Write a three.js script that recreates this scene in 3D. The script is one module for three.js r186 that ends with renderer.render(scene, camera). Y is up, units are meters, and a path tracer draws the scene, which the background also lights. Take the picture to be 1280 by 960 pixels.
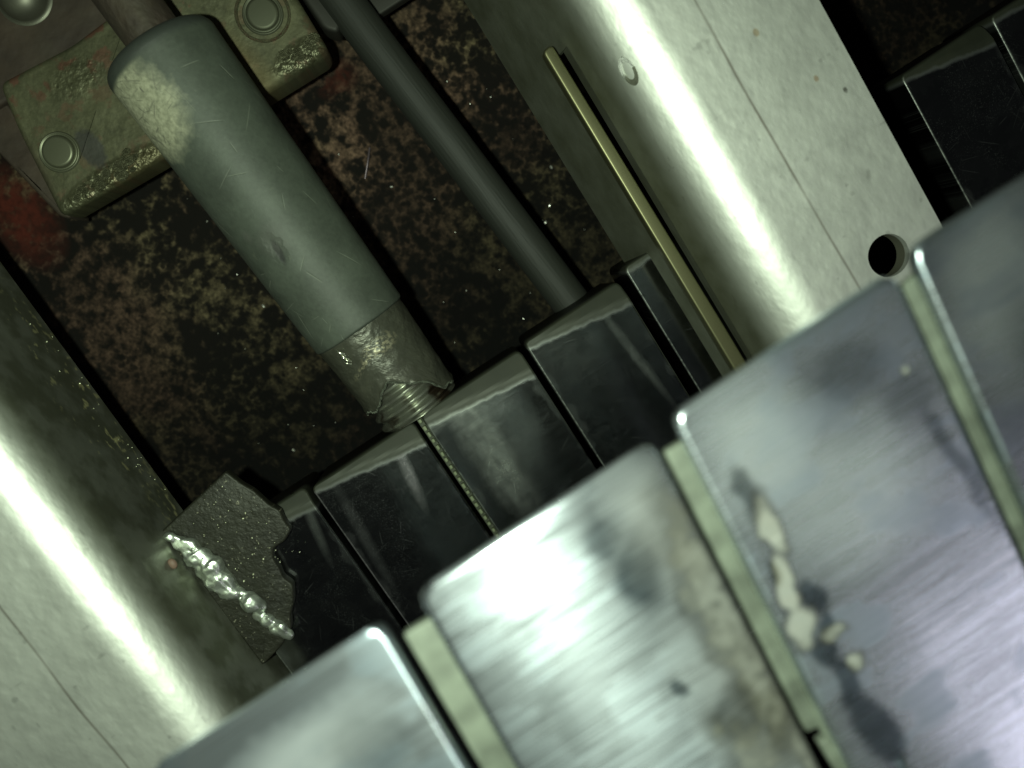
import * as THREE from 'three';
import { mergeGeometries, mergeVertices, toCreasedNormals } from 'three/addons/utils/BufferGeometryUtils.js';
import { RectAreaLightUniformsLib } from 'three/addons/lights/RectAreaLightUniformsLib.js';
import { MarchingCubes } from 'three/addons/objects/MarchingCubes.js';
import { Brush, Evaluator, SUBTRACTION } from 'three-bvh-csg';

// ---------------------------------------------------------------- camera, light, exposure
// World axes: +Y towards the viewer, +Z along the tubes and bars, +X across them. Lengths are given in millimetres and scaled by MM.
const MM = 0.001;
const rad = (d) => d * Math.PI / 180;
const scene = new THREE.Scene();
const camera = new THREE.PerspectiveCamera(50, 4 / 3, 0.01, 10);
{
  const tilt = rad(8), roll = rad(57);
  const a = new THREE.Vector3(1, 0, 0), b = new THREE.Vector3(0, Math.sin(tilt), Math.cos(tilt));
  const f = new THREE.Vector3(0, -Math.cos(tilt), Math.sin(tilt));
  const down = a.clone().multiplyScalar(-Math.cos(roll)).addScaledVector(b, Math.sin(roll));
  camera.position.set(0, 240 * MM, 0);
  camera.up.copy(down).negate();
  camera.lookAt(camera.position.clone().add(f));
  camera.focus = 0.19;
  camera.userData.fStop = 15;
}
scene.add(camera);
scene.background = new THREE.Color(0.010, 0.011, 0.011);          // the dim room
const flash = new THREE.PointLight(new THREE.Color(0.85, 1.0, 0.77), 0.124, 0, 2);   // the small white lamp of the camera, left of its lens
flash.position.set(-21 * MM, 243 * MM, -10 * MM);
flash.castShadow = true; flash.shadow.radius = 0.16;
scene.add(flash);
RectAreaLightUniformsLib.init();
const room = new THREE.RectAreaLight(new THREE.Color(0.95, 0.88, 1.0), 3.0, 0.22, 0.16);   // the room's own faint violet light
room.position.set(0.26, 0.58, 0.585);
room.lookAt(0.03, 0.155, 0.08);
room.castShadow = true;
scene.add(room);
const renderer = new THREE.WebGLRenderer({ antialias: true });
renderer.toneMapping = THREE.LinearToneMapping;
renderer.toneMappingExposure = 1.0;
renderer.shadowMap.enabled = true;

// ---------------------------------------------------------------- noise
function hash(x, y, s) {
  let h = Math.imul(x | 0, 374761393) ^ Math.imul(y | 0, 668265263) ^ Math.imul(s | 0, 2246822519);
  h = Math.imul(h ^ (h >>> 13), 1274126177); h ^= h >>> 16;
  return (h >>> 0) / 4294967296;
}
const sm = (t) => t * t * (3 - 2 * t);
const clamp = (x, a = 0, b = 1) => Math.min(b, Math.max(a, x));
const step = (a, b, x) => sm(clamp((x - a) / (b - a)));
const mix = (a, b, t) => a + (b - a) * t;
const mix3 = (a, b, t) => [mix(a[0], b[0], t), mix(a[1], b[1], t), mix(a[2], b[2], t)];
function vn(x, y, s = 0) {
  const i = Math.floor(x), j = Math.floor(y), u = sm(x - i), v = sm(y - j);
  return mix(mix(hash(i, j, s), hash(i + 1, j, s), u), mix(hash(i, j + 1, s), hash(i + 1, j + 1, s), u), v);
}
function fbm(x, y, s = 0, o = 4) {
  let a = 0.5, t = 0, n = 0;
  for (let k = 0; k < o; k++) { t += a * vn(x, y, s + k * 17); n += a; a *= 0.55; x = x * 2.03 + 11.3; y = y * 2.03 + 5.7; }
  return t / n;
}
function cells(x, y, s) {                       // distance to the nearest and second nearest scattered point
  const i = Math.floor(x), j = Math.floor(y); let a = 9, b = 9;
  for (let p = -1; p < 2; p++) for (let q = -1; q < 2; q++) {
    const d = Math.hypot(i + p + hash(i + p, j + q, s) - x, j + q + hash(i + p, j + q, s + 1) - y);
    if (d < a) { b = a; a = d; } else if (d < b) b = d;
  }
  return [a, b];
}
function rng(seed) { let k = seed; return () => hash(k++, 77, seed); }

// ---------------------------------------------------------------- textures; fn gets millimetres and returns numbers 0..1 (linear)
const toS = (c) => c <= 0.0031308 ? c * 12.92 : 1.055 * Math.pow(c, 1 / 2.4) - 0.055;
function tex(w, h, box, fn, srgb) {
  const d = new Uint8Array(w * h * 4), [x0, z0, x1, z1] = box;
  for (let j = 0; j < h; j++) for (let i = 0; i < w; i++) {
    const c = fn(mix(x0, x1, (i + 0.5) / w), mix(z0, z1, (j + 0.5) / h)), k = 4 * (j * w + i);
    for (let q = 0; q < 3; q++) { const v = clamp(Array.isArray(c) ? c[q] : c); d[k + q] = Math.round(255 * (srgb ? toS(v) : v)); }
    d[k + 3] = 255;
  }
  const t = new THREE.DataTexture(d, w, h, THREE.RGBAFormat);
  t.magFilter = THREE.LinearFilter; t.minFilter = THREE.LinearFilter;
  t.wrapS = t.wrapT = THREE.MirroredRepeatWrapping;
  if (srgb) t.colorSpace = THREE.SRGBColorSpace;
  t.needsUpdate = true;
  return t;
}
function scratches(n, seed, box, len, wid, dir = null) {    // straight scratches: returns a function 0..1
  const r = rng(seed), list = [];
  for (let k = 0; k < n; k++) {
    const x = mix(box[0], box[2], r()), z = mix(box[1], box[3], r()), a = dir === null ? r() * 6.28 : dir + (r() - 0.5) * 0.5, l = len * (0.3 + r());
    list.push([x, z, Math.cos(a), Math.sin(a), l, wid * (0.5 + r()), 0.4 + 0.6 * r()]);
  }
  return (x, z) => {
    let m = 0;
    for (const [px, pz, c, s, l, w, g] of list) {
      const dx = x - px, dz = z - pz, t = dx * c + dz * s;
      if (t < 0 || t > l) continue;
      const d = Math.abs(-dx * s + dz * c);
      if (d < w) m = Math.max(m, g * (1 - d / w) * Math.min(1, 4 * t / l, 4 * (1 - t / l)));
    }
    return m;
  };
}
const blob = (x, z, bx, bz, rx, rz, a = 0) => {               // 1 inside a soft ellipse, 0 outside
  const c = Math.cos(a), s = Math.sin(a), dx = x - bx, dz = z - bz;
  return clamp(1.5 - Math.hypot((dx * c + dz * s) / rx, (-dx * s + dz * c) / rz));
};

// ---------------------------------------------------------------- building helpers
function finish(g) { g.scale(MM, MM, MM); return g; }
function mesh(name, g, m, parent) {
  const o = new THREE.Mesh(g, m); o.name = name; o.castShadow = o.receiveShadow = true;
  parent.add(o); return o;
}
function thing(name, label, category, [x, y, z] = [0, 0, 0], group) {
  const o = new THREE.Group(); o.name = name; o.position.set(x * MM, y * MM, z * MM);
  o.userData = { label, category }; if (group) o.userData.group = group;
  scene.add(o); return o;
}
function planarUV(g, [x0, z0, x1, z1]) {                      // uv from X and Z in millimetres
  const p = g.attributes.position, uv = new Float32Array(p.count * 2);
  for (let i = 0; i < p.count; i++) { uv[2 * i] = (p.getX(i) - x0) / (x1 - x0); uv[2 * i + 1] = (p.getZ(i) - z0) / (z1 - z0); }
  g.setAttribute('uv', new THREE.BufferAttribute(uv, 2));
  return g;
}
function roundedShape(pts, r) {                               // pts [x, z]
  const s = new THREE.Shape(), n = pts.length;
  const P = pts.map(([x, z]) => new THREE.Vector2(x, -z));
  for (let i = 0; i < n; i++) {
    const a = P[(i + n - 1) % n], b = P[i], c = P[(i + 1) % n];
    const rr = Math.min(r, a.distanceTo(b) * 0.45, b.distanceTo(c) * 0.45);
    const p = b.clone().add(a.clone().sub(b).setLength(rr)), q = b.clone().add(c.clone().sub(b).setLength(rr));
    i ? s.lineTo(p.x, p.y) : s.moveTo(p.x, p.y);
    s.quadraticCurveTo(b.x, b.y, q.x, q.y);
  }
  s.closePath(); return s;
}
function slab(pts, y0, y1, bevel = 0.5, r = 1, seg = 3) {      // a plate lying in XZ with rounded corners and edges
  let g = new THREE.ExtrudeGeometry(roundedShape(pts, r), { depth: y1 - y0 - 2 * bevel, bevelEnabled: bevel > 0, bevelThickness: bevel, bevelSize: bevel, bevelOffset: -bevel, bevelSegments: seg, curveSegments: 8 });
  g.rotateX(-Math.PI / 2); g.translate(0, y0 + bevel, 0);
  g = toCreasedNormals(g, rad(38));
  return g;
}
const rect = (x0, z0, x1, z1) => [[x0, z0], [x1, z0], [x1, z1], [x0, z1]];
function grid(nu, nv, fn, closedU = false) {                   // surface fn(u, v) -> [x, y, z]; uv = (u, v)
  const pos = [], uv = [], idx = [];
  for (let j = 0; j <= nv; j++) for (let i = 0; i <= nu; i++) { pos.push(...fn(i / nu, j / nv)); uv.push(i / nu, j / nv); }
  for (let j = 0; j < nv; j++) for (let i = 0; i < nu; i++) { const a = j * (nu + 1) + i, b = a + 1, c = a + nu + 1, d = c + 1; idx.push(a, c, b, b, c, d); }
  const g = new THREE.BufferGeometry();
  g.setAttribute('position', new THREE.Float32BufferAttribute(pos, 3)); g.setAttribute('uv', new THREE.Float32BufferAttribute(uv, 2)); g.setIndex(idx);
  g.computeVertexNormals();
  if (closedU) {
    const n = g.attributes.normal;
    for (let j = 0; j <= nv; j++) { const a = j * (nu + 1), b = a + nu, v = new THREE.Vector3(n.getX(a) + n.getX(b), n.getY(a) + n.getY(b), n.getZ(a) + n.getZ(b)).normalize(); n.setXYZ(a, v.x, v.y, v.z); n.setXYZ(b, v.x, v.y, v.z); }
  }
  return g;
}
// A block with rounded plan corners and rounded top edges, its top a fine height field. o: w, l, h, r (corner), f (edge radius), dip(x, z) = millimetres taken off the top, skew, pit
function block(o) {
  const lines = (n, len, extra = []) => {
    const s = new Set();
    const e = [0, 0.04, 0.12, 0.25, 0.42, 0.65, 0.82, 1].map((t) => t * Math.max(o.f, 0.3));
    for (const t of e) { s.add(t); s.add(len - t); }
    for (let k = 1; k < n; k++) s.add(o.f + (len - 2 * o.f) * k / n);
    for (const t of extra) s.add(t);
    return [...s].sort((a, b) => a - b);
  };
  const xs = lines(44, o.w, o.xs), zs = lines(o.nz || 70, o.l, o.zs), nx = xs.length, nz = zs.length;
  const P = (x, z) => {                                        // pull the corners onto arcs; distance to the outline
    const r = o.r, cx = clamp(x, r, o.w - r), cz = clamp(z, r, o.l - r), dx = x - cx, dz = z - cz;
    if (dx && dz) { const k = Math.max(Math.abs(dx), Math.abs(dz)) / Math.hypot(dx, dz); return [cx + dx * k, cz + dz * k, r - Math.max(Math.abs(dx), Math.abs(dz))]; }
    return [x, z, Math.min(x, z, o.w - x, o.l - z)];
  };
  const pos = [], idx = [];
  for (const z of zs) for (const x of xs) {
    const [px, pz, e] = P(x, z);
    let d = e < o.f ? o.f - Math.sqrt(Math.max(0, o.f * o.f - (o.f - e) ** 2)) : 0;
    if (o.dip) d += o.dip(px, pz);
    pos.push(px + (o.skew || 0) * pz, o.h - d, pz);
  }
  for (let j = 0; j < nz - 1; j++) for (let i = 0; i < nx - 1; i++) { const a = j * nx + i, b = a + 1, c = a + nx, d = c + 1; idx.push(a, c, b, b, c, d); }
  const ring = [];
  for (let i = 0; i < nx - 1; i++) ring.push(i);
  for (let j = 0; j < nz - 1; j++) ring.push(j * nx + nx - 1);
  for (let i = nx - 1; i > 0; i--) ring.push((nz - 1) * nx + i);
  for (let j = nz - 1; j > 0; j--) ring.push(j * nx);
  const n0 = pos.length / 3;
  for (const k of ring) pos.push(pos[3 * k], 0, pos[3 * k + 2]);
  for (let k = 0; k < ring.length; k++) { const a = ring[k], b = ring[(k + 1) % ring.length], c = n0 + k, d = n0 + (k + 1) % ring.length; idx.push(a, b, c, b, d, c); }
  const mid = pos.length / 3; pos.push(o.w / 2, 0, o.l / 2);
  for (let k = 0; k < ring.length; k++) idx.push(mid, n0 + k, n0 + (k + 1) % ring.length);
  const g = new THREE.BufferGeometry();
  g.setAttribute('position', new THREE.Float32BufferAttribute(pos, 3)); g.setIndex(idx); g.computeVertexNormals();
  return g;
}
function tube(points, r, seg = 60, sides = 16) { return new THREE.TubeGeometry(new THREE.CatmullRomCurve3(points.map((p) => new THREE.Vector3(...p))), seg, r, sides, false); }
const std = (o) => new THREE.MeshStandardMaterial({ side: THREE.DoubleSide, ...o });

// ---------------------------------------------------------------- materials
const rust = (() => {
  const box = [-160, -140, 200, 220];
  const cov = (x, z) => {
    const a = fbm(x / 2.4, z / 2.4, 3, 5), b = fbm(x / 22, z / 22, 9, 4), [d, e] = cells(x / 3.0 + 1.2 * vn(x / 2, z / 2, 5), z / 3.0 + 1.2 * vn(x / 2, z / 2, 6), 40);
    return clamp(step(0.40, 0.66, a * 0.75 + b * 0.5 - 0.13 + 0.12 * (d - 0.4)));
  };
  const col = tex(1400, 1400, box, (x, z) => {
    const k = cov(x, z), fine = fbm(x / 0.7, z / 0.7, 21, 3), wide = fbm(x / 30, z / 30, 31, 3);
    let c = mix3([0.006, 0.005, 0.004], mix3([0.105, 0.066, 0.045], [0.105, 0.084, 0.048], step(0.35, 0.65, wide)), k * (0.9 * fine + 0.8 * fine * fine) * (0.3 + 1.1 * wide) * (1 + 0.9 * blob(x, z, -7, -52, 12, 14) + 0.8 * blob(x, z, 30, -52, 12, 16)));
    const [cd] = cells(x / 2.1 + fbm(x / 2, z / 2, 71), z / 2.1 + fbm(x / 2, z / 2, 72), 73); c = mix3(c, [0.006, 0.005, 0.004], 0.85 * step(0.50, 0.30, cd) * step(0.38, 0.6, fbm(x / 11, z / 11, 74, 2)));
    const falloff = mix(1.0, 0.22, step(-48, 14, z + 16 * (fbm(x / 12, z / 12, 75, 3) - 0.5))); c = c.map((q) => q * falloff);  // light falloff towards the blocks, painted into the rust colour
    const red = clamp(blob(x, z, -88, -80, 7, 12) + 0.9 * blob(x, z, -6, -96, 8, 6) + 0.5 * blob(x, z, 5, -65, 5, 4) * step(0.4, 0.6, fbm(x / 4, z / 4, 8)));
    c = mix3(c, mix3([0.085, 0.018, 0.011], [0.05, 0.011, 0.007], fine), red * (0.5 + 0.5 * step(0.3, 0.6, fbm(x / 2, z / 2, 12))));
    return c;
  }, true);
  const b = tex(1024, 1024, box, (x, z) => 0.7 * cov(x, z) + 0.3 * fbm(x / 0.8, z / 0.8, 4, 3));
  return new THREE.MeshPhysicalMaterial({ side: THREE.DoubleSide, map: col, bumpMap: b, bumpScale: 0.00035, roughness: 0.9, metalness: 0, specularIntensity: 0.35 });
})();
const RUSTBOX = [-160, -140, 200, 220];
function sheetMaterial(seed, lineX, box, marks, chips = () => 0) {
  const sc = scratches(40, seed + 3, box, 30, 0.25), st = scratches(26, seed + 8, box, 45, 1.6, 0.25);
  const col = tex(700, 1024, box, (x, z) => {
    const c0 = fbm(x / 14, z / 14, seed, 5), fine = fbm(x / 1.1, z / 1.1, seed + 4, 3), spot = fbm(x / 2.2, z / 2.2, seed + 9, 2);
    let v = 0.80 + 0.14 * (c0 - 0.5) + 0.05 * (fine - 0.5);
    v *= 1 - 0.22 * step(0.82, 0.92, spot) - 0.10 * sc(x, z) - 0.10 * st(x, z) * fine;
    let c = [v * 0.97, v, v * 0.93];
    const l = Math.abs(x - lineX - 0.6 * (vn(0, z / 15, seed) - 0.5)) / 0.42;
    if (l < 1) c = mix3(c, [0.22, 0.19, 0.16], (1 - l) * (0.4 + 0.5 * vn(1, z / 6, seed + 2)));
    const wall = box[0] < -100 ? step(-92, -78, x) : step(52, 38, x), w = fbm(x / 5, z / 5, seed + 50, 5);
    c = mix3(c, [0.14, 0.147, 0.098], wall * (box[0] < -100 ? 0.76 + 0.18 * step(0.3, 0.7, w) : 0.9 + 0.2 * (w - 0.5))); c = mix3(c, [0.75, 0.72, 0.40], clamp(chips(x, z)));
    for (const [mx, mz, mr, mc] of marks) c = mix3(c, mc, clamp(1.6 * blob(x, z, mx, mz, mr, mr * 1.3)) * 0.8);
    return c;
  }, true);
  const orm = tex(512, 768, box, (x, z) => { const c = fbm(x / 9, z / 9, seed + 30, 5), f = fbm(x / 0.9, z / 4, seed + 31, 2); return [1, 0.55 + 0.08 * (c - 0.5) + 0.05 * (f - 0.5), 0.90]; });
  const bump = tex(512, 768, box, (x, z) => fbm(x / 3, z / 3, seed + 40, 5));
  return std({ map: col, roughnessMap: orm, metalnessMap: orm, roughness: 1, metalness: 1, bumpMap: bump, bumpScale: 0.00012 });
}
const cast = (() => {                                          // cast zinc of the bracket, brassy and stained
  const box = [-90, -140, 20, -50];
  const col = tex(1024, 840, box, (x, z) => {
    const a = fbm(x / 9, z / 9, 50, 5), f = fbm(x / 0.8, z / 0.8, 51, 3), g = fbm(x / 3, z / 3, 52, 4);
    let c = mix3([0.036, 0.037, 0.022], [0.135, 0.135, 0.076], clamp(0.8 * a + 0.5 * f - 0.1));
    c = mix3(c, [0.13, 0.07, 0.045], step(0.50, 0.68, g) * 0.7 * step(-80, -96, z) + 0.35 * step(0.58, 0.7, g));
    c = mix3(c, [0.11, 0.085, 0.035], 0.6 * blob(x, z, -12.5, -69, 4, 12, -0.15) + 0.4 * blob(x, z, -46, -65, 9, 2.5));
    c = mix3(c, [0.05, 0.05, 0.045], 0.9 * step(0.2, 0.7, blob(x, z, -54, -74, 2.6, 4.6) * (0.6 + f)));
    c = mix3(c, [0.09, 0.07, 0.05], 0.8 * blob(x, z, -70, -80, 4, 9));
    return c;
  }, true);
  const pits = (x, z) => step(0.05, 0.6, blob(x, z, -54, -65.8, 12, 2.6) + 0.9 * blob(x, z, 0.5, -65.5, 6.5, 2.6) + 0.35 * blob(x, z, -47, -89, 8, 5));
  const b = tex(1024, 840, box, (x, z) => 0.35 * fbm(x / 4, z / 4, 53, 5) + pits(x, z) * 0.65 * fbm(x / 1.1, z / 1.1, 54, 3));
  const orm = tex(512, 420, box, (x, z) => [1, 0.58 - 0.22 * pits(x, z) + 0.15 * fbm(x / 3, z / 3, 55, 3), 0.55]);
  return std({ map: col, bumpMap: b, bumpScale: 0.0011, roughnessMap: orm, metalnessMap: orm, roughness: 1, metalness: 1 });
})();
const rivetMetal = std({ color: new THREE.Color(0.13, 0.135, 0.09), metalness: 0.6, roughness: 0.42 });
const brownSteel = std({ map: tex(512, 512, [0, 0, 60, 60], (x, z) => mix3([0.03, 0.022, 0.018], mix3([0.075, 0.046, 0.032], [0.06, 0.058, 0.04], fbm(x / 9, z / 9, 63, 3)), fbm(x / 4, z / 4, 61, 5)), true), bumpMap: tex(256, 256, [0, 0, 60, 60], (x, z) => fbm(x / 3, z / 3, 62, 5)), bumpScale: 0.0005, roughness: 0.7, metalness: 0.3 });
const rodSkin = std({ color: new THREE.Color(0.017, 0.019, 0.015), roughness: 0.66, metalness: 0.1, bumpMap: tex(256, 1024, [0, 0, 30, 200], (x, z) => fbm(x / 1.5, z / 3, 71, 4)), bumpScale: 0.0001 });
const darkSteel = std({ color: new THREE.Color(0.03, 0.03, 0.025), roughness: 0.6, metalness: 0.5 });
const brushed = tex(256, 1024, [0, 0, 32, 64], (x, z) => 0.6 * fbm(x / 9, z / 0.16, 80, 3) + 0.4 * fbm(x / 14, z / 0.6, 81, 2));
brushed.wrapS = brushed.wrapT = THREE.MirroredRepeatWrapping;

// ---------------------------------------------------------------- the floor of the machine
{
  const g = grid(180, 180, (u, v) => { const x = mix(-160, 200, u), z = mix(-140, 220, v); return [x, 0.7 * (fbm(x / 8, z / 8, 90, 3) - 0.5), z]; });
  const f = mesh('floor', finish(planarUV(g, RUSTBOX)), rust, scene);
  f.userData = { kind: 'structure', label: 'rusty blackened steel floor plate under the tube and rod' };
}

// ---------------------------------------------------------------- folded sheet channels
function channelGeometry(profile, z0, z1, t, nz = 60) {        // a bent sheet of thickness t; profile [x, y] from its wall's foot over the bend to its edge
  const pts = profile, n = pts.length, nor = pts.map((p, i) => {
    const a = pts[Math.max(0, i - 1)], b = pts[Math.min(n - 1, i + 1)], dx = b[0] - a[0], dy = b[1] - a[1], l = Math.hypot(dx, dy);
    return [-dy / l, dx / l];
  });
  const s = Math.sign(nor[n - 1][1]) || 1;
  const inner = pts.map((p, i) => [p[0] - s * nor[i][0] * t, p[1] - s * nor[i][1] * t]);
  const loop = [...pts, ...inner.reverse()];
  const shape = new THREE.Shape(loop.map((p) => new THREE.Vector2(p[0], p[1])));
  let g = new THREE.ExtrudeGeometry(shape, { depth: z1 - z0, bevelEnabled: false, steps: nz });
  g.translate(0, 0, z0);
  return toCreasedNormals(g, rad(30));
}
function bend(x0, y0, cx, cy, r, a0, a1, x1, n = 28) {          // foot point, arc about (cx, cy), then level out to x1
  const p = [[x0, y0]];
  for (let k = 0; k <= n; k++) { const a = rad(mix(a0, a1, k / n)); p.push([cx + r * Math.cos(a), cy + r * Math.sin(a)]); }
  p.push([x1, cy + r]);
  return p;
}
const RBOX = [-5, -140, 100, 240], LBOX = [-170, -140, -40, 240];
function unfoldUV(g, box, side) {                                // as planarUV, the wall folded out flat beside the top
  const p = g.attributes.position, uv = new Float32Array(p.count * 2);
  for (let i = 0; i < p.count; i++) { uv[2 * i] = (p.getX(i) + side * (75 - p.getY(i)) - box[0]) / (box[2] - box[0]); uv[2 * i + 1] = (p.getZ(i) - box[1]) / (box[3] - box[1]); }
  g.setAttribute('uv', new THREE.BufferAttribute(uv, 2)); return g;
}
const rightSheet = sheetMaterial(100, 70.6, RBOX, [[84, 5, 0.4, [0.5, 0.38, 0.25]], [78, -9, 0.5, [0.55, 0.45, 0.3]], [88, 10, 0.35, [0.12, 0.12, 0.1]]]);
const leftSheet = sheetMaterial(200, -109.8, LBOX, [], (x, z) => step(0.60, 0.72, fbm(x / 1.6, z / 1.6, 231, 3) + 0.10 * step(-64, -50, x) - 0.12) * blob(x, z, -53, -25, 9, 26) + 0.8 * step(0.55, 0.7, fbm(x / 1.5, z / 2, 232, 3)) * blob(x, z, -48, 8, 8, 6));
const rightChannel = thing('sheet_channel', 'pale bent sheet metal channel on the right with a flat strip along its wall', 'metal channel', [70, 0, 40], 'bent sheet metal channels');
{
  const g0 = channelGeometry(bend(40.2, 34, 62.5, 63.5, 11.5, 158, 90, 92), -150, 230, 1.6);
  const a = new Brush(g0), b = new Brush(new THREE.CylinderGeometry(4.4, 4.4, 8, 48).translate(79.4, 75, 43.4));
  a.updateMatrixWorld(); b.updateMatrixWorld();
  const ev = new Evaluator(); ev.attributes = ['position', 'normal', 'uv'];
  const slot = new Brush(new THREE.BoxGeometry(1.5, 20, 170).translate(48.15, 57, 56)); slot.updateMatrixWorld();
  const first = ev.evaluate(a, b, SUBTRACTION); first.updateMatrixWorld();
  const cut = ev.evaluate(first, slot, SUBTRACTION).geometry; cut.clearGroups();
  mesh('sheet', finish(unfoldUV(cut, RBOX, -1).translate(-70, 0, -40)), rightSheet, rightChannel);
  mesh('hole_collar', finish(new THREE.CylinderGeometry(4.5, 4.5, 3.4, 48, 1, true).translate(79.4 - 70, 71.7, 43.4 - 40)), std({ color: new THREE.Color(0.10, 0.10, 0.075), roughness: 0.6, metalness: 0.4 }), rightChannel);
  // the flat strip standing off the wall
  const strip = slab([[44.0, -31], [46.6, -31.2], [47.3, 40], [47.3, 130], [43.9, 130]], 55, 58.5, 0.5, 1.5);
  mesh('flat_strip', finish(strip.translate(-70, 0, -40)), std({ map: tex(64, 512, [0, 0, 10, 100], (x, z) => mix3([0.10, 0.098, 0.055], [0.19, 0.185, 0.10], fbm(x / 1.2, z / 3, 111, 4)), true), roughness: 0.42, metalness: 0.85 }), rightChannel);
  const ring = new THREE.TorusGeometry(1.7, 0.45, 10, 30).rotateX(Math.PI / 2).scale(0.8, 0.5, 1.5).rotateZ(rad(48)).translate(53.75, 70.95, -16.6);
  mesh('weld_dimple', finish(ring.translate(-70, 0, -40)), rightSheet, rightChannel);
}
const leftChannel = thing('sheet_channel_001', 'pale bent sheet metal channel on the left with a ragged tab welded to its wall', 'metal channel', [-100, 0, 40], 'bent sheet metal channels');
{
  const p = bend(-86.0, 34, -98.5, 63.5, 11.5, 0, 90, -165);
  mesh('sheet', finish(unfoldUV(channelGeometry(p, -150, 230, 1.6), LBOX, 1).translate(100, 0, -40)), leftSheet, leftChannel);
  // ragged tab, flame cut along its right edge
  const r = rng(5), edge = [[-86.8, 11.0], [-66.8, 7.4], [-65.2, 11.5], [-63.9, 14.8], [-63.0, 19.5], [-61.9, 22.0], [-62.3, 24.6], [-62.0, 27.4], [-65.0, 28.8], [-68.0, 28.6], [-69.6, 30.6], [-69.4, 33.2], [-70.2, 36.0], [-69.4, 38.4], [-71.6, 42.0], [-74.4, 44.4], [-75.6, 47.2], [-80, 49.8], [-86.8, 51]];
  const pts = edge.map(([x, z]) => [x + 0.5 * (r() - 0.5), z + 0.5 * (r() - 0.5)]);
  const tabM = std({ map: tex(512, 768, [-88, 5, -58, 53], (x, z) => { const n = fbm(x / 5, z / 5, 130, 5), f = fbm(x / 0.6, z / 0.6, 131, 3); return mix3(mix3([0.007, 0.007, 0.004], [0.024, 0.025, 0.015], n), [0.2, 0.195, 0.14], step(0.76, 0.86, f)); }, true),
    bumpMap: tex(512, 768, [-88, 5, -58, 53], (x, z) => fbm(x / 0.9, z / 0.9, 132, 4) * 0.5 + 0.5 * fbm(x / 5, z / 5, 133, 3)), bumpScale: 0.00035, roughness: 0.55, metalness: 0.3 });
  mesh('tab', finish(planarUV(slab(pts, 45.6, 48.6, 0.5, 0.8), [-88, 5, -58, 53]).translate(100, 0, -40)), tabM, leftChannel);
  // molten weld bead: a lumpy run of overlapping drops
  const weldM = std({ color: new THREE.Color(0.55, 0.60, 0.53), roughness: 0.36, metalness: 0.88, bumpMap: tex(256, 256, [0, 0, 20, 20], (x, z) => fbm(x / 3, z / 3, 140, 3)), bumpScale: 0.00025 });
  const drops = [[-85.6, 50.0, 13.0, 1.2], [-84.6, 49.6, 15.5, 1.5], [-83.2, 49.4, 17.6, 1.9], [-84.4, 49.8, 20.0, 1.6], [-82.6, 49.4, 21.6, 2.3], [-82.0, 49.4, 24.6, 2.9], [-82.9, 49.8, 27.4, 2.6], [-81.2, 49.2, 28.8, 2.1],
    [-82.2, 49.2, 31.4, 2.2], [-80.8, 48.8, 33.0, 1.3], [-79.6, 49.6, 36.4, 2.3], [-78.4, 48.6, 39.0, 1.2], [-80.4, 48.4, 40.2, 1.1], [-79.0, 48.6, 42.6, 1.5], [-78.0, 48.8, 45.6, 1.9], [-77.0, 48.6, 48.0, 1.2], [-84.0, 49.4, 24.0, 1.6]];
  const mc = new MarchingCubes(84, new THREE.MeshBasicMaterial(), false, false, 120000), R = mc.size, C = [-81.5, 49, 30.5], half = [8, 6, 22];
  for (let k = 0; k < R; k++) for (let j = 0; j < R; j++) for (let i = 0; i < R; i++) {
    const x = C[0] + half[0] * (2 * i / R - 1), y = C[1] + half[1] * (2 * j / R - 1), z = C[2] + half[2] * (2 * k / R - 1);
    let e = 0;
    for (const [dx, dy, dz, q] of drops) e += Math.exp(-(Math.hypot(x - dx, 1.35 * (y - dy), z - dz) - q) / 0.55);
    const d = -0.55 * Math.log(e + 1e-9) + 0.7 * (vn(x / 1.5 + y, z / 1.5, 141) - 0.5) + 0.3 * (vn(x / 0.7, z / 0.7 + y, 142) - 0.5);
    mc.field[(k * R + j) * R + i] = -d;
  }
  mc.isolation = 0; mc.update();
  let bead = new THREE.BufferGeometry();
  bead.setAttribute('position', new THREE.BufferAttribute(mc.positionArray.slice(0, mc.count * 3), 3));
  bead = mergeVertices(bead.scale(...half).translate(...C), 1e-3); bead.computeVertexNormals();
  planarUV(bead, [-90, 8, -70, 28]);
  const parts = [bead];
  mesh('weld_bead', finish(mergeGeometries(parts).translate(100, 0, -40)), weldM, leftChannel);
  const dot = new THREE.SphereGeometry(1.1, 20, 14).scale(0.9, 0.7, 1.2).translate(-86.3, 55, 18.2);
  mesh('spatter', finish(dot.translate(100, 0, -40)), std({ color: new THREE.Color(0.17, 0.11, 0.08), roughness: 0.6 }), leftChannel);
  const sr = rng(88), bits = [];
  for (let k = 0; k < 70; k++) {
    const onTab = k < 46, s = 0.12 + 0.26 * sr() * sr();
    const z = onTab ? mix(9, 34, sr()) : mix(-48, 6, sr()), x = onTab ? mix(-80, -63.5, sr()) : -86.2 + 0.4 * sr();
    if (onTab && x > -67 + (z - 9) * 0.16) continue;
    bits.push(new THREE.IcosahedronGeometry(s, 1).translate(x, onTab ? 48.6 : mix(34.5, 46, sr() * sr()), z));
  }
  const sp = mesh('spatter_specks', finish(mergeGeometries(bits).translate(100, 0, -40)), std({ color: new THREE.Color(0.55, 0.56, 0.40), roughness: 0.3, metalness: 0.8 }), leftChannel);
  sp.userData.kind = 'stuff';
}

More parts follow.
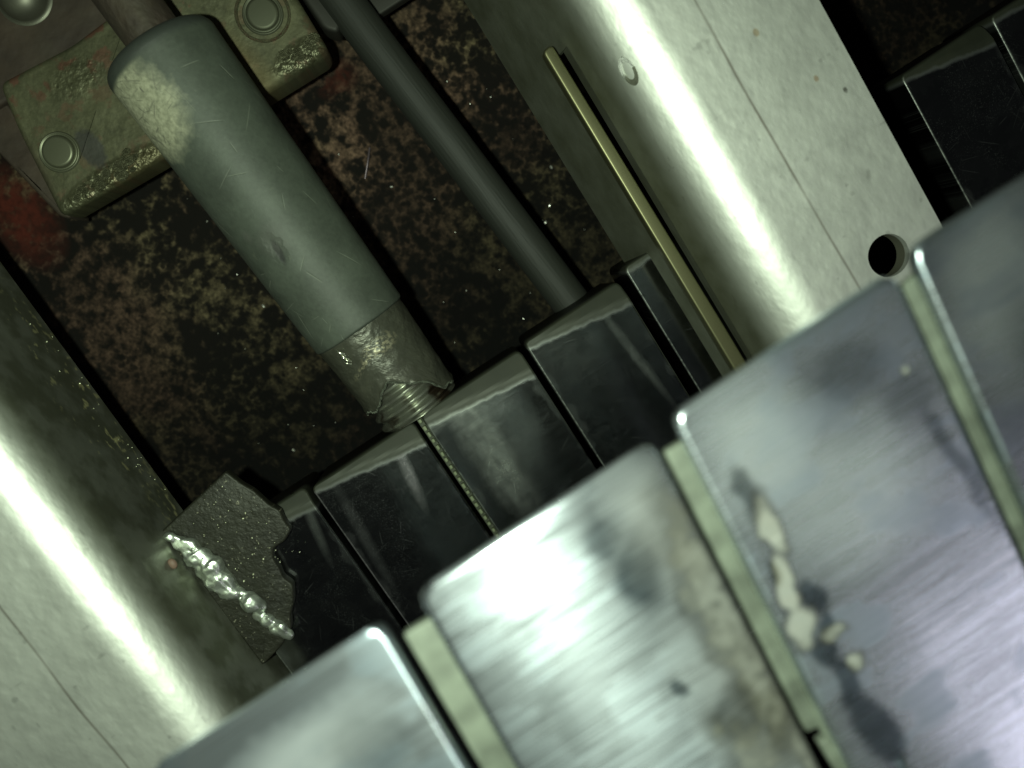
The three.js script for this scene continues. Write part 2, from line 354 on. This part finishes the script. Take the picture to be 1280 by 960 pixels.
// ---------------------------------------------------------------- cast bracket behind the tube
{
  const t = thing('cast_bracket', 'stained cast metal bracket with round rivets under the upper end of the grey tube', 'bracket', [-32, 0, -80]);
  const T = (g) => finish(g.translate(32, 0, 80)), UV = [-90, -140, 20, -50];
  mesh('left_plate', T(planarUV(slab([[-69.5, -64.4], [-43, -63.2], [-26, -63.0], [-26, -97], [-44, -95.8], [-63.2, -97.5], [-66, -86]], 19, 30, 1.6, 2.2, 5), UV)), cast, t);
  mesh('right_plate', T(planarUV(slab([[-25.8, -62.8], [-13, -62.6], [6.8, -62.2], [7.6, -90], [7.4, -134], [-25.8, -134]], 18, 30.6, 2.2, 3.2, 5), UV)), cast, t);
  mesh('rear_plate', T(planarUV(slab(rect(-88, -138, -26.2, -96.6), 5, 22, 1, 2), UV)), brownSteel, t);
  mesh('side_flange', T(planarUV(slab([[-78, -100], [-67.2, -100], [-67.2, -78], [-71, -66], [-73, -68]], 8, 20, 0.8, 1.2), UV)), brownSteel, t);
  const rivet = (x, y, z, r, h) => new THREE.LatheGeometry([[0, h], [r * 0.80, h], [r * 0.94, h * 0.86], [r, h * 0.6], [r, 0.25], [r * 1.12, 0.2], [r * 1.16, 0.5], [r * 1.24, 0.5], [r * 1.3, 0]].map((p) => new THREE.Vector2(...p)), 48).translate(x, y, z);
  mesh('rivet', T(rivet(-60.6, 29.95, -77.1, 3.75, 1.5)), rivetMetal, t);
  mesh('rivet', T(rivet(-1.8, 30.5, -78.0, 3.8, 1.3)), std({ color: new THREE.Color(0.085, 0.09, 0.06), metalness: 0.6, roughness: 0.55 }), t);
  const boss = new THREE.LatheGeometry([[6.6, 0], [6.6, 0.5], [6.1, 0.8], [5.9, 0.5], [5.8, 0]].map((p) => new THREE.Vector2(...p)), 48).translate(-1.8, 30.5, -78.0);
  mesh('rivet_ring', T(boss), cast, t);
  const head = new THREE.LatheGeometry([[0, 5.6], [1.6, 5.5], [3.2, 5.0], [4.6, 4.0], [5.4, 2.7], [5.7, 1.2], [5.8, 0.3], [6.6, 0.3], [6.7, 0]].map((q) => new THREE.Vector2(...q)), 40).translate(-48.2, 21.9, -114);
  mesh('bolt_head', T(head), std({ color: new THREE.Color(0.14, 0.14, 0.11), metalness: 0.7, roughness: 0.48 }), t);
  const lump = (n, cx, cz, w, d, y, seed) => {                 // beads of rough solder along the lower edge
    const r = rng(seed), gs = [];
    for (let k = 0; k < n; k++) gs.push(new THREE.IcosahedronGeometry(0.4 + 1.0 * r() * r(), 2).scale(1.4, 0.22, 1).translate(cx + w * (r() - 0.5), y, cz + d * (r() - 0.5) * r()));
    return mergeGeometries(gs);
  };
  const sol = std({ color: new THREE.Color(0.13, 0.13, 0.078), metalness: 0.6, roughness: 0.42, bumpMap: tex(256, 256, [0, 0, 30, 30], (x, z) => fbm(x / 2, z / 2, 303, 4)), bumpScale: 0.0006 });
  const s1 = mesh('solder_crust', T(lump(60, -55, -67, 18, 6, 29.9, 301)), sol, t); s1.userData.kind = 'stuff';
  const s2 = mesh('solder_crust', T(lump(34, 1, -66.8, 10, 5, 30.5, 302)), sol, t); s2.userData.kind = 'stuff';
}

// ---------------------------------------------------------------- the grey tube with its torn end
{
  const A = new THREE.Vector3(-25.4, 45.5, -79), B = new THREE.Vector3(-23.0, 38.5, 0);
  const t = thing('grey_tube', 'thick grey sleeve tube with a torn end baring a screw thread', 'tube', A.toArray());
  t.quaternion.setFromUnitVectors(new THREE.Vector3(0, 0, 1), B.clone().sub(A).normalize());
  const L = 75.5, prof = [];                                   // [z, r] along the axis
  for (let k = 0; k <= 10; k++) { const a = rad(90 * k / 10); prof.push([3 - 3 * Math.cos(rad(90) - a) * 0 + (-3 * Math.cos(a)), 10.4 + 3 * Math.sin(a)]); }
  const lathe = (pr) => new THREE.LatheGeometry(pr.map(([z, r]) => new THREE.Vector2(r, z)), 96).rotateX(Math.PI / 2);
  prof.unshift([0, 0.01]);
  for (let k = 1; k <= 40; k++) { const z = 3 + (L - 3.6) * k / 40; prof.push([z, 13.4 - 1.15 * z / L]); }
  prof.push([L - 0.3, 12.15], [L, 11.9], [L, 11.3]);
  const g = lathe(prof), p = g.attributes.position, uv = g.attributes.uv;
  // top of the tube is +Y; the dent is a small pressed tear drop
  for (let i = 0; i < p.count; i++) {
    const x = p.getX(i), y = p.getY(i), z = p.getZ(i), a = Math.atan2(x, y) * 13;    // a = arc length from the top line, towards +X
    const r = Math.hypot(x, y), d = r > 5 ? 0.05 * (fbm(a / 9 + 40, z / 9, 401, 2) - 0.5) : 0;
    if (r > 5) { const k = (r + d) / r; p.setX(i, x * k); p.setY(i, y * k); }
    uv.setXY(i, (a + 41) / 82, z / 80);
  }
  g.computeVertexNormals();
  const box = [-41, 0, 41, 80], sc = scratches(34, 402, [-16, 2, 16, 76], 7, 0.16), wear = scratches(80, 403, [-14, 2, 8, 24], 4, 0.22);
  const patch = (a, z) => clamp(1.9 * blob(a, z, -10.5, 11.8, 8.2, 9.6, -0.3) - 0.25 + 0.9 * (fbm(a / 2, z / 2, 405, 4) - 0.5)) * step(3.0, 4.4, z + 0.35 * a * 0.1) * step(6.5, 2.5, a - 0.1 * (z - 8) * 0);
  const col = tex(1024, 1024, box, (a, z) => {
    const n = fbm(a / 7, z / 7, 406, 5), f = fbm(a / 0.7, z / 0.7, 407, 3);
    let v = 0.064 + 0.05 * (n - 0.5) + 0.02 * (f - 0.5), c = [v * 0.90, v * 1.06, v * 0.84];
    c = mix3(c, [0.032, 0.037, 0.033], 0.8 * step(4.4, 2.6, z + 0.03 * a));
    const w = patch(a, z);
    c = mix3(c, mix3([0.42, 0.42, 0.30], [0.19, 0.195, 0.135], f * 1.2 - 0.1), w * 0.97);
    c = mix3(c, [0.10, 0.10, 0.08], wear(a, z) * w);
    c = mix3(c, [0.02, 0.022, 0.02], clamp(1.5 * blob(a, z, -3.6, 51.4, 0.7, 2.4, 0.15)));
    c = mix3(c, [0.10, 0.10, 0.09], 0.35 * blob(a, z, -3.2, 48.6, 3.2, 3.2) + 0.3 * blob(a, z, -8, 45, 1, 1.4));
    c = mix3(c, [0.32, 0.34, 0.27], 0.35 * sc(a, z));
    return c;
  }, true);
  const bm = tex(768, 768, box, (a, z) => 0.65 + 0.03 * (fbm(a / 0.8, z / 0.8, 408, 3) - 0.5) - 0.3 * clamp(blob(a + 1.6 * fbm(a / 1.5, z / 1.5, 430, 3), z, -2.8, 50.4, 1.5, 2.8)) - 0.12 * patch(a, z) * fbm(a, z, 409, 3) - 0.1 * sc(a, z));
  const skin = std({ map: col, bumpMap: bm, bumpScale: 0.0009, roughness: 0.6, metalness: 0.1 });
  mesh('sleeve', finish(g), skin, t);
  mesh('shank', finish(new THREE.CylinderGeometry(6.4, 6.4, 60, 40).rotateX(Math.PI / 2).translate(1.0, -1, -30.2)), brownSteel, t);
  // inner sleeve: its end is torn away over the thread
  const tear = (th) => {                                       // length of the inner sleeve at angle th (0 = top, positive towards +X)
    const e = (k) => Math.exp(-(k ** 2));
    return 93.2 - 4.4 * e((th + 0.12) / 0.30) + 5.5 * step(0.12, 1.0, th) - 1.6 * e((th - 0.55) / 0.2) + 2.4 * step(-1.2, -1.9, th) + 1.3 * (vn(th * 5, 1, 411) - 0.5) + 0.5 * (vn(th * 19, 2, 412) - 0.5);
  };
  const z0 = L - 0.05, rIn = (z) => 11.75 - 0.035 * (z - L);
  const inner = grid(160, 40, (u, v) => {
    const th = mix(-Math.PI, Math.PI, u), z = mix(z0, tear(th), v);
    let r = rIn(z) + 0.35 * (fbm(th * 4, z / 3, 413, 3) - 0.5) + 0.5 * step(0.93, 1.0, v) * vn(th * 8, 3, 414);
    return [r * Math.sin(th), r * Math.cos(th), z];
  }, true);
  const innerM = std({ map: tex(768, 384, [0, 0, 74, 24], (x, z) => { const n = fbm(x / 4, z / 4, 415, 5), f = fbm(x / 0.7, z / 0.7, 416, 3), pale = blob(x, z, 39, 8.5, 4.6, 2.2, -0.5) + 0.7 * blob(x, z, 33, 12, 4, 1); return mix3(mix3([0.045, 0.047, 0.036], [0.085, 0.086, 0.064], n), [0.26, 0.24, 0.16], clamp(pale) * step(0.4, 0.65, f)); }, true),
    bumpMap: tex(768, 384, [0, 0, 74, 24], (x, z) => fbm(x / 2, z / 2, 417, 5)), bumpScale: 0.0003, roughness: 0.42, metalness: 0.35 });
  mesh('inner_sleeve', finish(inner), innerM, t);
  const rim = [];
  for (let k = 0; k <= 60; k++) { const th = mix(-1.15, 1.25, k / 60), z = tear(th) - 0.05, r = rIn(z) + 0.35 + 0.25 * vn(th * 12, 4, 418); rim.push([r * Math.sin(th), r * Math.cos(th), z]); }
  const rg = tube(rim, 0.26, 240, 8), rp = rg.attributes.position;
  for (let i = 0; i < rp.count; i++) rp.setY(i, rp.getY(i) + 0.5 * (vn(rp.getX(i) * 1.5, rp.getZ(i) * 1.5, 419) - 0.5));
  rg.computeVertexNormals();
  mesh('torn_rim', finish(rg), std({ color: new THREE.Color(0.20, 0.22, 0.175), roughness: 0.35, metalness: 0.8, bumpMap: brushed, bumpScale: 0.0002 }), t);
  const bur = [];
  const br = rng(31);
  for (let k = 0; k < 7; k++) { const th = -0.66 + 0.1 * br(), z = L + 0.4 + 3.6 * br(), r = rIn(z) + 0.2; bur.push(tube([[r * Math.sin(th), r * Math.cos(th), z], [(r + 0.5) * Math.sin(th + 0.05), (r + 0.5) * Math.cos(th + 0.05), z + 0.6], [r * Math.sin(th + 0.11), r * Math.cos(th + 0.11), z + 1.2 + br()]], 0.24, 10, 6)); }
  mesh('burr', finish(mergeGeometries(bur)), std({ color: new THREE.Color(0.6, 0.62, 0.5), roughness: 0.2, metalness: 0.9 }), t);
  // helical thread
  const thr = grid(90, 300, (u, v) => {
    const th = u * Math.PI * 2, z = mix(84, 100.6, v), ph = z / 2.75 + th / (2 * Math.PI), w = Math.abs(ph - Math.floor(ph) - 0.5) * 2;
    const r = 9.55 + 1.1 * clamp(1.5 * w - 0.2) + 0.12 * (fbm(th * 5, z, 420, 3) - 0.5);
    return [r * Math.sin(th), r * Math.cos(th), z];
  }, true);
  mesh('screw_thread', finish(thr), std({ map: tex(256, 256, [0, 0, 60, 24], (x, z) => mix3([0.26, 0.27, 0.22], [0.055, 0.04, 0.027], step(0.42, 0.72, 0.8 * fbm(x / 3, z / 4, 421, 4) + 0.35 * blob(x, z, 8, 12, 4, 14))), true), roughness: 0.27, metalness: 0.8 }), t);
}

// ---------------------------------------------------------------- the rod and the small things by it
{
  const t = thing('dark_rod', 'long dark grey rod crossing the rusty floor to the right of the grey tube', 'rod', [16, 0, -75]);
  mesh('shaft', finish(tube([[-3.2, 26, -60], [0.2, 25.5, 0], [4.6, 25, 50], [9, 24.6, 100], [10.5, 24.5, 120]], 5.0, 120, 40)), rodSkin, t);
}
{
  const bar = mesh('cross_bar', finish(slab(rect(21.5, -72, 60, -66.4), 17, 21, 0.6, 0.8)), darkSteel, scene);
  bar.userData = { label: 'short dark flat bar beside the upper end of the long rod', category: 'bar' };
  const nub = mesh('clip', finish(slab([[8.4, -82], [12.2, -82], [13.2, -68], [11.0, -66.4], [8.6, -69]], 18, 27, 1, 1.6)), darkSteel, scene);
  nub.userData = { label: 'small dark clip between the bracket corner and the rod', category: 'clip' };
  const sp = mesh('metal_splinter', finish(tube([[2.6, 1.1, -44.3], [0.0, 1.6, -41.3], [-3.2, 1.0, -38.0]], 0.32, 20, 6)), std({ color: new THREE.Color(0.14, 0.11, 0.125), roughness: 0.4, metalness: 0.6 }), scene);
  sp.userData = { label: 'thin pale splinter lying on the rusty floor between tube and rod', category: 'splinter' };
  const r = rng(700), bits = [];
  for (let k = 0; k < 60; k++) { const x = mix(-80, 60, r()), z = mix(-60, 20, r()); bits.push(new THREE.IcosahedronGeometry(0.10 + 0.4 * r() ** 3, 0).scale(1, 0.6, 1.5).rotateY(r() * 6).translate(x, 0.5, z)); }
  const c = mesh('metal_chips', finish(mergeGeometries(bits)), std({ color: new THREE.Color(0.5, 0.5, 0.45), roughness: 0.3, metalness: 0.8 }), scene);
  c.userData = { label: 'tiny bright metal chips scattered over the rusty floor', category: 'metal chips', kind: 'stuff' };
}

// ---------------------------------------------------------------- lower row: dark polished blocks
function darkSteelPolish(seed, box, opt = {}) {
  const sc = scratches(36, seed + 1, box, 5, 0.10), dust = (x, z) => step(0.72, 0.95, vn(x / 0.16, z / 0.16, seed + 2)) * step(0.38, 0.62, fbm(x / 6, z / 6, seed + 3, 4));
  const [x0, , x1] = box;
  const paintedSheen = (x, z) => clamp((opt.paintedSheen || []).reduce((m, [fx, fz, rx, rz, a, k]) => m + k * blob(x, z, fx, fz, rx, rz, a), 0)) * (0.45 + 0.9 * fbm(x / 1.6, z / 3.4, seed + 5, 4));  // soft reflected bands along the blocks, painted into their colour
  const grimeAndSheen = (x, z) => clamp(dust(x, z) * 0.13 + 0.02 * fbm(x / 5, z / 5, seed + 16, 4) + 0.16 * sc(x, z) + paintedSheen(x, z) * 0.35 + 0.5 * step(0.12, 0.25, x) * step(0.62, 0.4, x) * (0.3 + 0.7 * vn(x, z * 2, seed)) + 0.07 * step(0.8, 1.05, fbm(x / 5, z / 5, seed + 15, 3) + 0.42 * step(3.5, 0.3, Math.min(x, x1 - x))));
  const end = (x, z) => { const c = mix(opt.c0 ?? 0.3, (opt.c1 ?? 6) * 0.8, clamp(x / x1)) - 0.3 + 0.8 * (fbm(x / 2, z / 2, seed + 8, 3) - 0.5); return step(c + 2.4, c + 0.7, z); };
  const col = tex(384, 512, box, (x, z) => { const g = grimeAndSheen(x, z), n = fbm(x / 4, z / 4, seed + 6, 3), e = end(x, z); return mix3(mix3([0.19 + 0.06 * n, 0.20 + 0.06 * n, 0.20 + 0.06 * n], opt.tint || [0.16, 0.18, 0.14], g), [0.020 + 0.012 * n, 0.023 + 0.012 * n, 0.015 + 0.008 * n], e); }, true);
  const orm = tex(384, 512, box, (x, z) => { const g = grimeAndSheen(x, z), e = end(x, z); return [1, mix(0.13 + 0.45 * g - 0.03 + 0.05 * fbm(x / 5, z / 1, seed + 7, 3), 0.55, e), mix(1.0 - 0.62 * g, 0.25, e)]; });
  return std({ map: col, roughnessMap: orm, metalnessMap: orm, roughness: 1, metalness: 1, bumpMap: brushed, bumpScale: 0.00001 });
}
const lowerGroup = 'dark polished blocks of the lower row';
function darkBlock(name, label, x, z, w, seed, opt = {}) {
  const t = thing(name, label, 'steel block', [x, 25, z], lowerGroup);
  const c0 = opt.c0 ?? 0.3, c1 = (opt.c1 ?? 6) * 0.8;
  const g = block({ w, l: 110, h: 20, r: 1.5, f: 0.55, nz: 110, zs: [1.5, 2, 2.5, 3, 3.5, 4, 4.5, 5, 5.5, 6, 6.5, 7, 7.5, 8, 9, 10, 12],
    dip: (a, b) => { const c = mix(c0, c1, clamp(a / w)) ; const q = Math.max(0, c - b); return 0.42 * (q < 1 ? q * q * 0.5 : q - 0.5) + 0.05 * (fbm(a / 9, b / 9, seed, 2) - 0.5) + (opt.roll || 0) * a; } });
  const box = [0, 0, w, 45];
  mesh('body', finish(planarUV(g, box)), darkSteelPolish(seed, box, opt), t);
  return t;
}
darkBlock('steel_block', 'dark steel block mostly hidden by the ragged welded tab', -84, 21, 28.8, 501, { c1: 5.5, paintedSheen: [[26, 8, 1, 9, 0.2, 0.5]] });
darkBlock('steel_block_001', 'dark polished block just right of the welded tab, ending below the thread', -53.8, 22, 29, 511, { c1: 6.5, paintedSheen: [[21.5, 9, 1.2, 9, 0.16, 0.75], [4, 16, 1.2, 14, 0.1, 0.25]], tint: [0.22, 0.17, 0.22] });
const ribbed = darkBlock('steel_block_002', 'dark hazy block with a green ribbed strip on its left side, right of the thread', -22.6, 21.6, 28.6, 521, { c0: 2, c1: 7.5, paintedSheen: [[9, 12, 4, 16, 0.08, 0.5], [16, 14, 6, 12, 0, 0.3], [10, 26, 4, 9, 0, 0.45], [2, 3, 5, 2, 0, 0.6]] });
{
  const r = [];
  for (let k = 0; k < 26; k++) r.push(slab(rect(-1.2 + 0.15 * vn(k, 1, 5), 0.8 + k * 1.9 + 0.3 * vn(k, 2, 5), -0.3, 1.9 + k * 1.9 + 0.4 * vn(k, 3, 5)), 17.4, 18.9, 0.12, 0.2, 1));
  const ribs = mesh('rib', finish(mergeGeometries(r)), std({ color: new THREE.Color(0.13, 0.15, 0.09), roughness: 0.55, metalness: 0.4 }), ribbed);
  ribs.userData.kind = 'stuff';
  mesh('side_strip', finish(slab(rect(-1.5, 0.2, -0.1, 60), 12, 17.5, 0.1, 0.2, 1)), std({ color: new THREE.Color(0.035, 0.04, 0.025), roughness: 0.55, metalness: 0.4 }), ribbed);
}
darkBlock('steel_block_003', 'dark dull block at the lower end of the long rod', 7.6, 20.6, 27.2, 531, { c0: 0.8, c1: 6.5, paintedSheen: [[21, 16, 1, 14, -0.1, 0.45], [8, 10, 8, 6, 0, 0.12]] });
darkBlock('steel_block_004', 'dark block tucked beneath the wall of the right sheet channel', 37.2, 18.6, 28, 541, { c0: 0.2, c1: 0.8 });
darkBlock('steel_block_005', 'dim dark block at upper right, beyond the edge of the right sheet channel', 117, 16.2, 24.2, 551, { c1: 6 });
darkBlock('steel_block_006', 'dim dark block at the right picture edge, outermost of the lower row', 142.6, 16.0, 28, 561, { c1: 4 });

// ---------------------------------------------------------------- upper row: bright brushed pads close to the lens
function padMaterial(seed, box, o) {
  const sc = scratches(60, seed + 1, box, 14, 0.14, -0.05), warp = (x, z) => [x + (o.warp ?? 2.4) * (fbm(x / 4, z / 4, seed + 11, 3) - 0.5), z + (o.warp ?? 2.4) * (fbm(x / 4, z / 4, seed + 12, 3) - 0.5)];
  const sum = (list, x, z) => clamp((list || []).reduce((m, [bx, bz, rx, rz, a, k]) => Math.max(m, (k ?? 1) * blob(x, z, bx, bz, rx, rz, a || 0)), 0));
  const stain0 = (x, z) => { const [a, b] = warp(x, z); return sum(o.stain, a, b) * (0.55 + 0.9 * fbm(x / 1.4, z / 1.4, seed + 3, 4)); };
  const stain = (x, z) => step(0.0, 0.7, stain0(x, z)), matt = (x, z) => step(0.35, 1.0, stain0(x, z));
  const haze = (x, z) => { const [a, b] = warp(x, z); return sum(o.haze, a, b); };
  const dark = (x, z) => { const [a, b] = warp(x, z); return step(0.15, 0.85, sum(o.dark, a, b)); };  // small ones are stains, broad ones paint dark reflections into the colour
  const blot = (x, z) => step(0.44, 0.66, fbm(x / 7, z / 4.5, seed + 5, 4));
  const col = tex(512, 640, box, (x, z) => {
    const f = fbm(x / 0.8, z / 0.8, seed + 6, 3), n = fbm(x / 8, z / 3, seed + 7, 4), streak = fbm(x / 8, z / 0.22, seed + 9, 3);
    let c = mix3([0.52, 0.565, 0.62], [0.28, 0.33, 0.39], clamp((o.blot ?? 0.7) * blot(x, z) + 0.9 * (streak - 0.5)));
    c = mix3(c, [0.085, 0.11, 0.135], 0.9 * dark(x, z));
    c = mix3(c, [0.30, 0.28, 0.25], 0.5 * haze(x, z));
    c = mix3(c, mix3(o.stainColor || [0.066, 0.063, 0.043], [0.048, 0.045, 0.031], f), stain(x, z) * (o.stainK ?? 0.85));
    return mix3(c, [0.4, 0.4, 0.4], 0.2 * sc(x, z)).map((q, i) => q * (o.base ?? 1));
  }, true);
  const orm = tex(512, 640, box, (x, z) => {
    const s = matt(x, z), h = haze(x, z), streak = fbm(x / 8, z / 0.22, seed + 9, 3);
    return [1, clamp(mix((o.rough ?? 0.26) + 0.12 * (o.blot ?? 0.7) * blot(x, z) + 0.14 * (streak - 0.5) + 0.06 * h, 0.62, s)), 0.97 - 0.78 * s - 0.28 * h * (1 - s)];
  });
  const m = new THREE.MeshPhysicalMaterial({ side: THREE.DoubleSide, map: col, roughnessMap: orm, metalnessMap: orm, roughness: 1, metalness: 1, bumpMap: brushed, bumpScale: 0.000035 });
  m.anisotropy = o.aniso ?? 0.8; m.anisotropyRotation = Math.PI / 2;
  return m;
}
const strap = std({ map: tex(128, 512, [0, 0, 12, 60], (x, z) => { const v = 0.10 + 0.05 * (fbm(x / 6, z / 1.4, 600, 4) - 0.5) + 0.10 * (fbm(x / 3, z / 3, 601, 3) - 0.5); return [v * 0.90, v * 1.03, v * 0.82]; }, true), roughness: 0.6, metalness: 0.15 });
const padGroup = 'bright brushed pads of the upper row';
// x, z: near left corner; roll and pitch turn the face (degrees)
function pad(name, label, x, z, w, seed, o) {
  const t = thing(name, label, 'metal pad', [x, 153.3, z], padGroup);
  const g = block({ w, l: 90, h: 1.7, r: 1.7, f: 0.75, skew: -0.085, nz: 90, xs: o.pit ? [o.pit[0], o.pit[0] + 0.05, o.pit[1] - 0.05, o.pit[1]] : [], zs: o.pit ? [o.pit[2], o.pit[2] + 0.05, o.pit[3] - 0.05, o.pit[3]] : [],
    dip: (a, b) => 0.14 * (fbm(a / 14, b / 14, seed + 20, 2) - 0.5) + Math.tan(rad(o.roll || 0)) * (a - w / 2) + Math.tan(rad(o.pitch || 0)) * b + (o.pit && a > o.pit[0] + 0.02 && a < o.pit[1] - 0.02 && b > o.pit[2] + 0.02 && b < o.pit[3] - 0.02 ? 1.4 : 0) });
  const box = [-6, 0, w, 50];
  const loc = (list) => (list || []).map(([bx, bz, ...r]) => [bx - x, bz - z, ...r]);
  mesh('face_plate', finish(planarUV(g, box)), padMaterial(seed, box, { ...o, stain: loc(o.stain), dark: loc(o.dark), haze: loc(o.haze) }), t);
  if (o.strip) mesh('spacer_strip', finish(planarUV(slab(o.strip.map(([sx, sz]) => [sx - x, sz - z]), -1.7, -0.1, 0.25, 0.4), [0, 0, 12, 60])), strap, t);
  return t;
}
pad('steel_pad', 'bright blue grey pad at the bottom left, lowest of the upper row', -55.5, 25.8, 30.0, 601, { roll: -1, base: 1.6, rough: 0.30,
  haze: [[-40, 34, 9, 4, 0, 0.5]], dark: [[-34, 36, 6, 4.5, 0.4, 0.5], [-42, 41, 6, 5, 0, 0.45], [-30, 44, 4, 6, 0.2, 0.4]] });
pad('steel_pad_001', 'brightest pad with white glare and a beige stain down its right half', -20.9, 25.3, 30.2, 621, { roll: 0, blot: 0.3, base: 0.9, aniso: 0.9, rough: 0.24,
  strip: [[-24.9, 28.9], [-20.0, 29.1], [-25.5, 95], [-30.5, 95]],
  stain: [[6.3, 44, 3.6, 13, 0.1, 0.85], [5.5, 56, 3.4, 9, 0.1, 0.8], [1, 62, 4, 4, 0, 0.6], [6, 64, 1.6, 12, 0.08, 0.8], [-1.5, 58, 1.6, 3, 0, 0.5]], haze: [[5, 34, 4, 8, 0, 0.9], [4, 58, 6, 14, 0, 0.7]],
  dark: [[0.6, 36.5, 2.8, 6, 0.35, 0.75], [-0.5, 31.5, 3.4, 3, 0, 0.6], [1.2, 57.5, 3.0, 3.6, 0.3, 0.95], [4.5, 60, 1.6, 4, 0.2, 0.85], [-8, 60, 4, 5, 0, 0.35], [-15, 45, 2, 9, 0.1, 0.3], [-2.7, 50.7, 1.3, 1.4], [8.2, 48.2, 0.8, 0.9], [7, 50.6, 0.6, 0.6]] });
pad('steel_pad_002', 'violet grey pad with yellow stains and a round drop along its left edge', 12.3, 24.2, 28.4, 641, { roll: 0,
  strip: [[9.9, 27.7], [12.9, 27.8], [9.2, 72], [7.0, 72], [7.1, 66.9], [8.0, 67.1], [8.2, 65.3], [6.6, 65.0]], pit: [4.6, 5.7, 48.3, 53],
  stainColor: [0.055, 0.047, 0.027], rough: 0.25, base: 1.6, aniso: 0.55,
  stain: [[15.4, 41, 1.3, 3.6, 0.12], [13.6, 47.5, 1.2, 4, 0.15], [12.4, 52.6, 1.6, 2.8, 0.3], [14.6, 55.6, 1.4, 1.1], [15.5, 60, 1.25, 1.25], [36.3, 33.7, 0.5, 0.5]],
  haze: [[19, 33, 6, 8, 0, 0.42], [24, 42, 8, 8, 0, 0.3]],
  dark: [[12.9, 45.3, 0.7, 1.2], [15.2, 50.4, 1.1, 2, 0.2], [14.6, 53.8, 0.6, 1.8, 0.5], [13, 57.2, 1.2, 2], [13.2, 61.5, 1.5, 4, 0.1], [13.6, 68, 2.2, 5], [15, 35.5, 1.3, 4, 0.1, 0.8], [31, 31, 6, 4, 0.2, 0.5], [35, 37, 4, 5, 0, 0.45], [36.8, 47, 1.2, 12, -0.08, 0.6], [27, 36, 4, 3, 0, 0.3]] });
pad('steel_pad_003', 'dull grey pad at the right picture edge with a bright left edge', 43.3, 23.2, 30, 661, { roll: 0, rough: 0.26, aniso: 0.5, base: 0.8,
  strip: [[41.2, 26.6], [44.0, 26.2], [38.8, 90], [35.8, 90]], haze: [[50, 32, 6, 10, 0.3, 0.4]], dark: [[52, 40, 6, 8, 0, 0.5]] });

renderer.render(scene, camera);
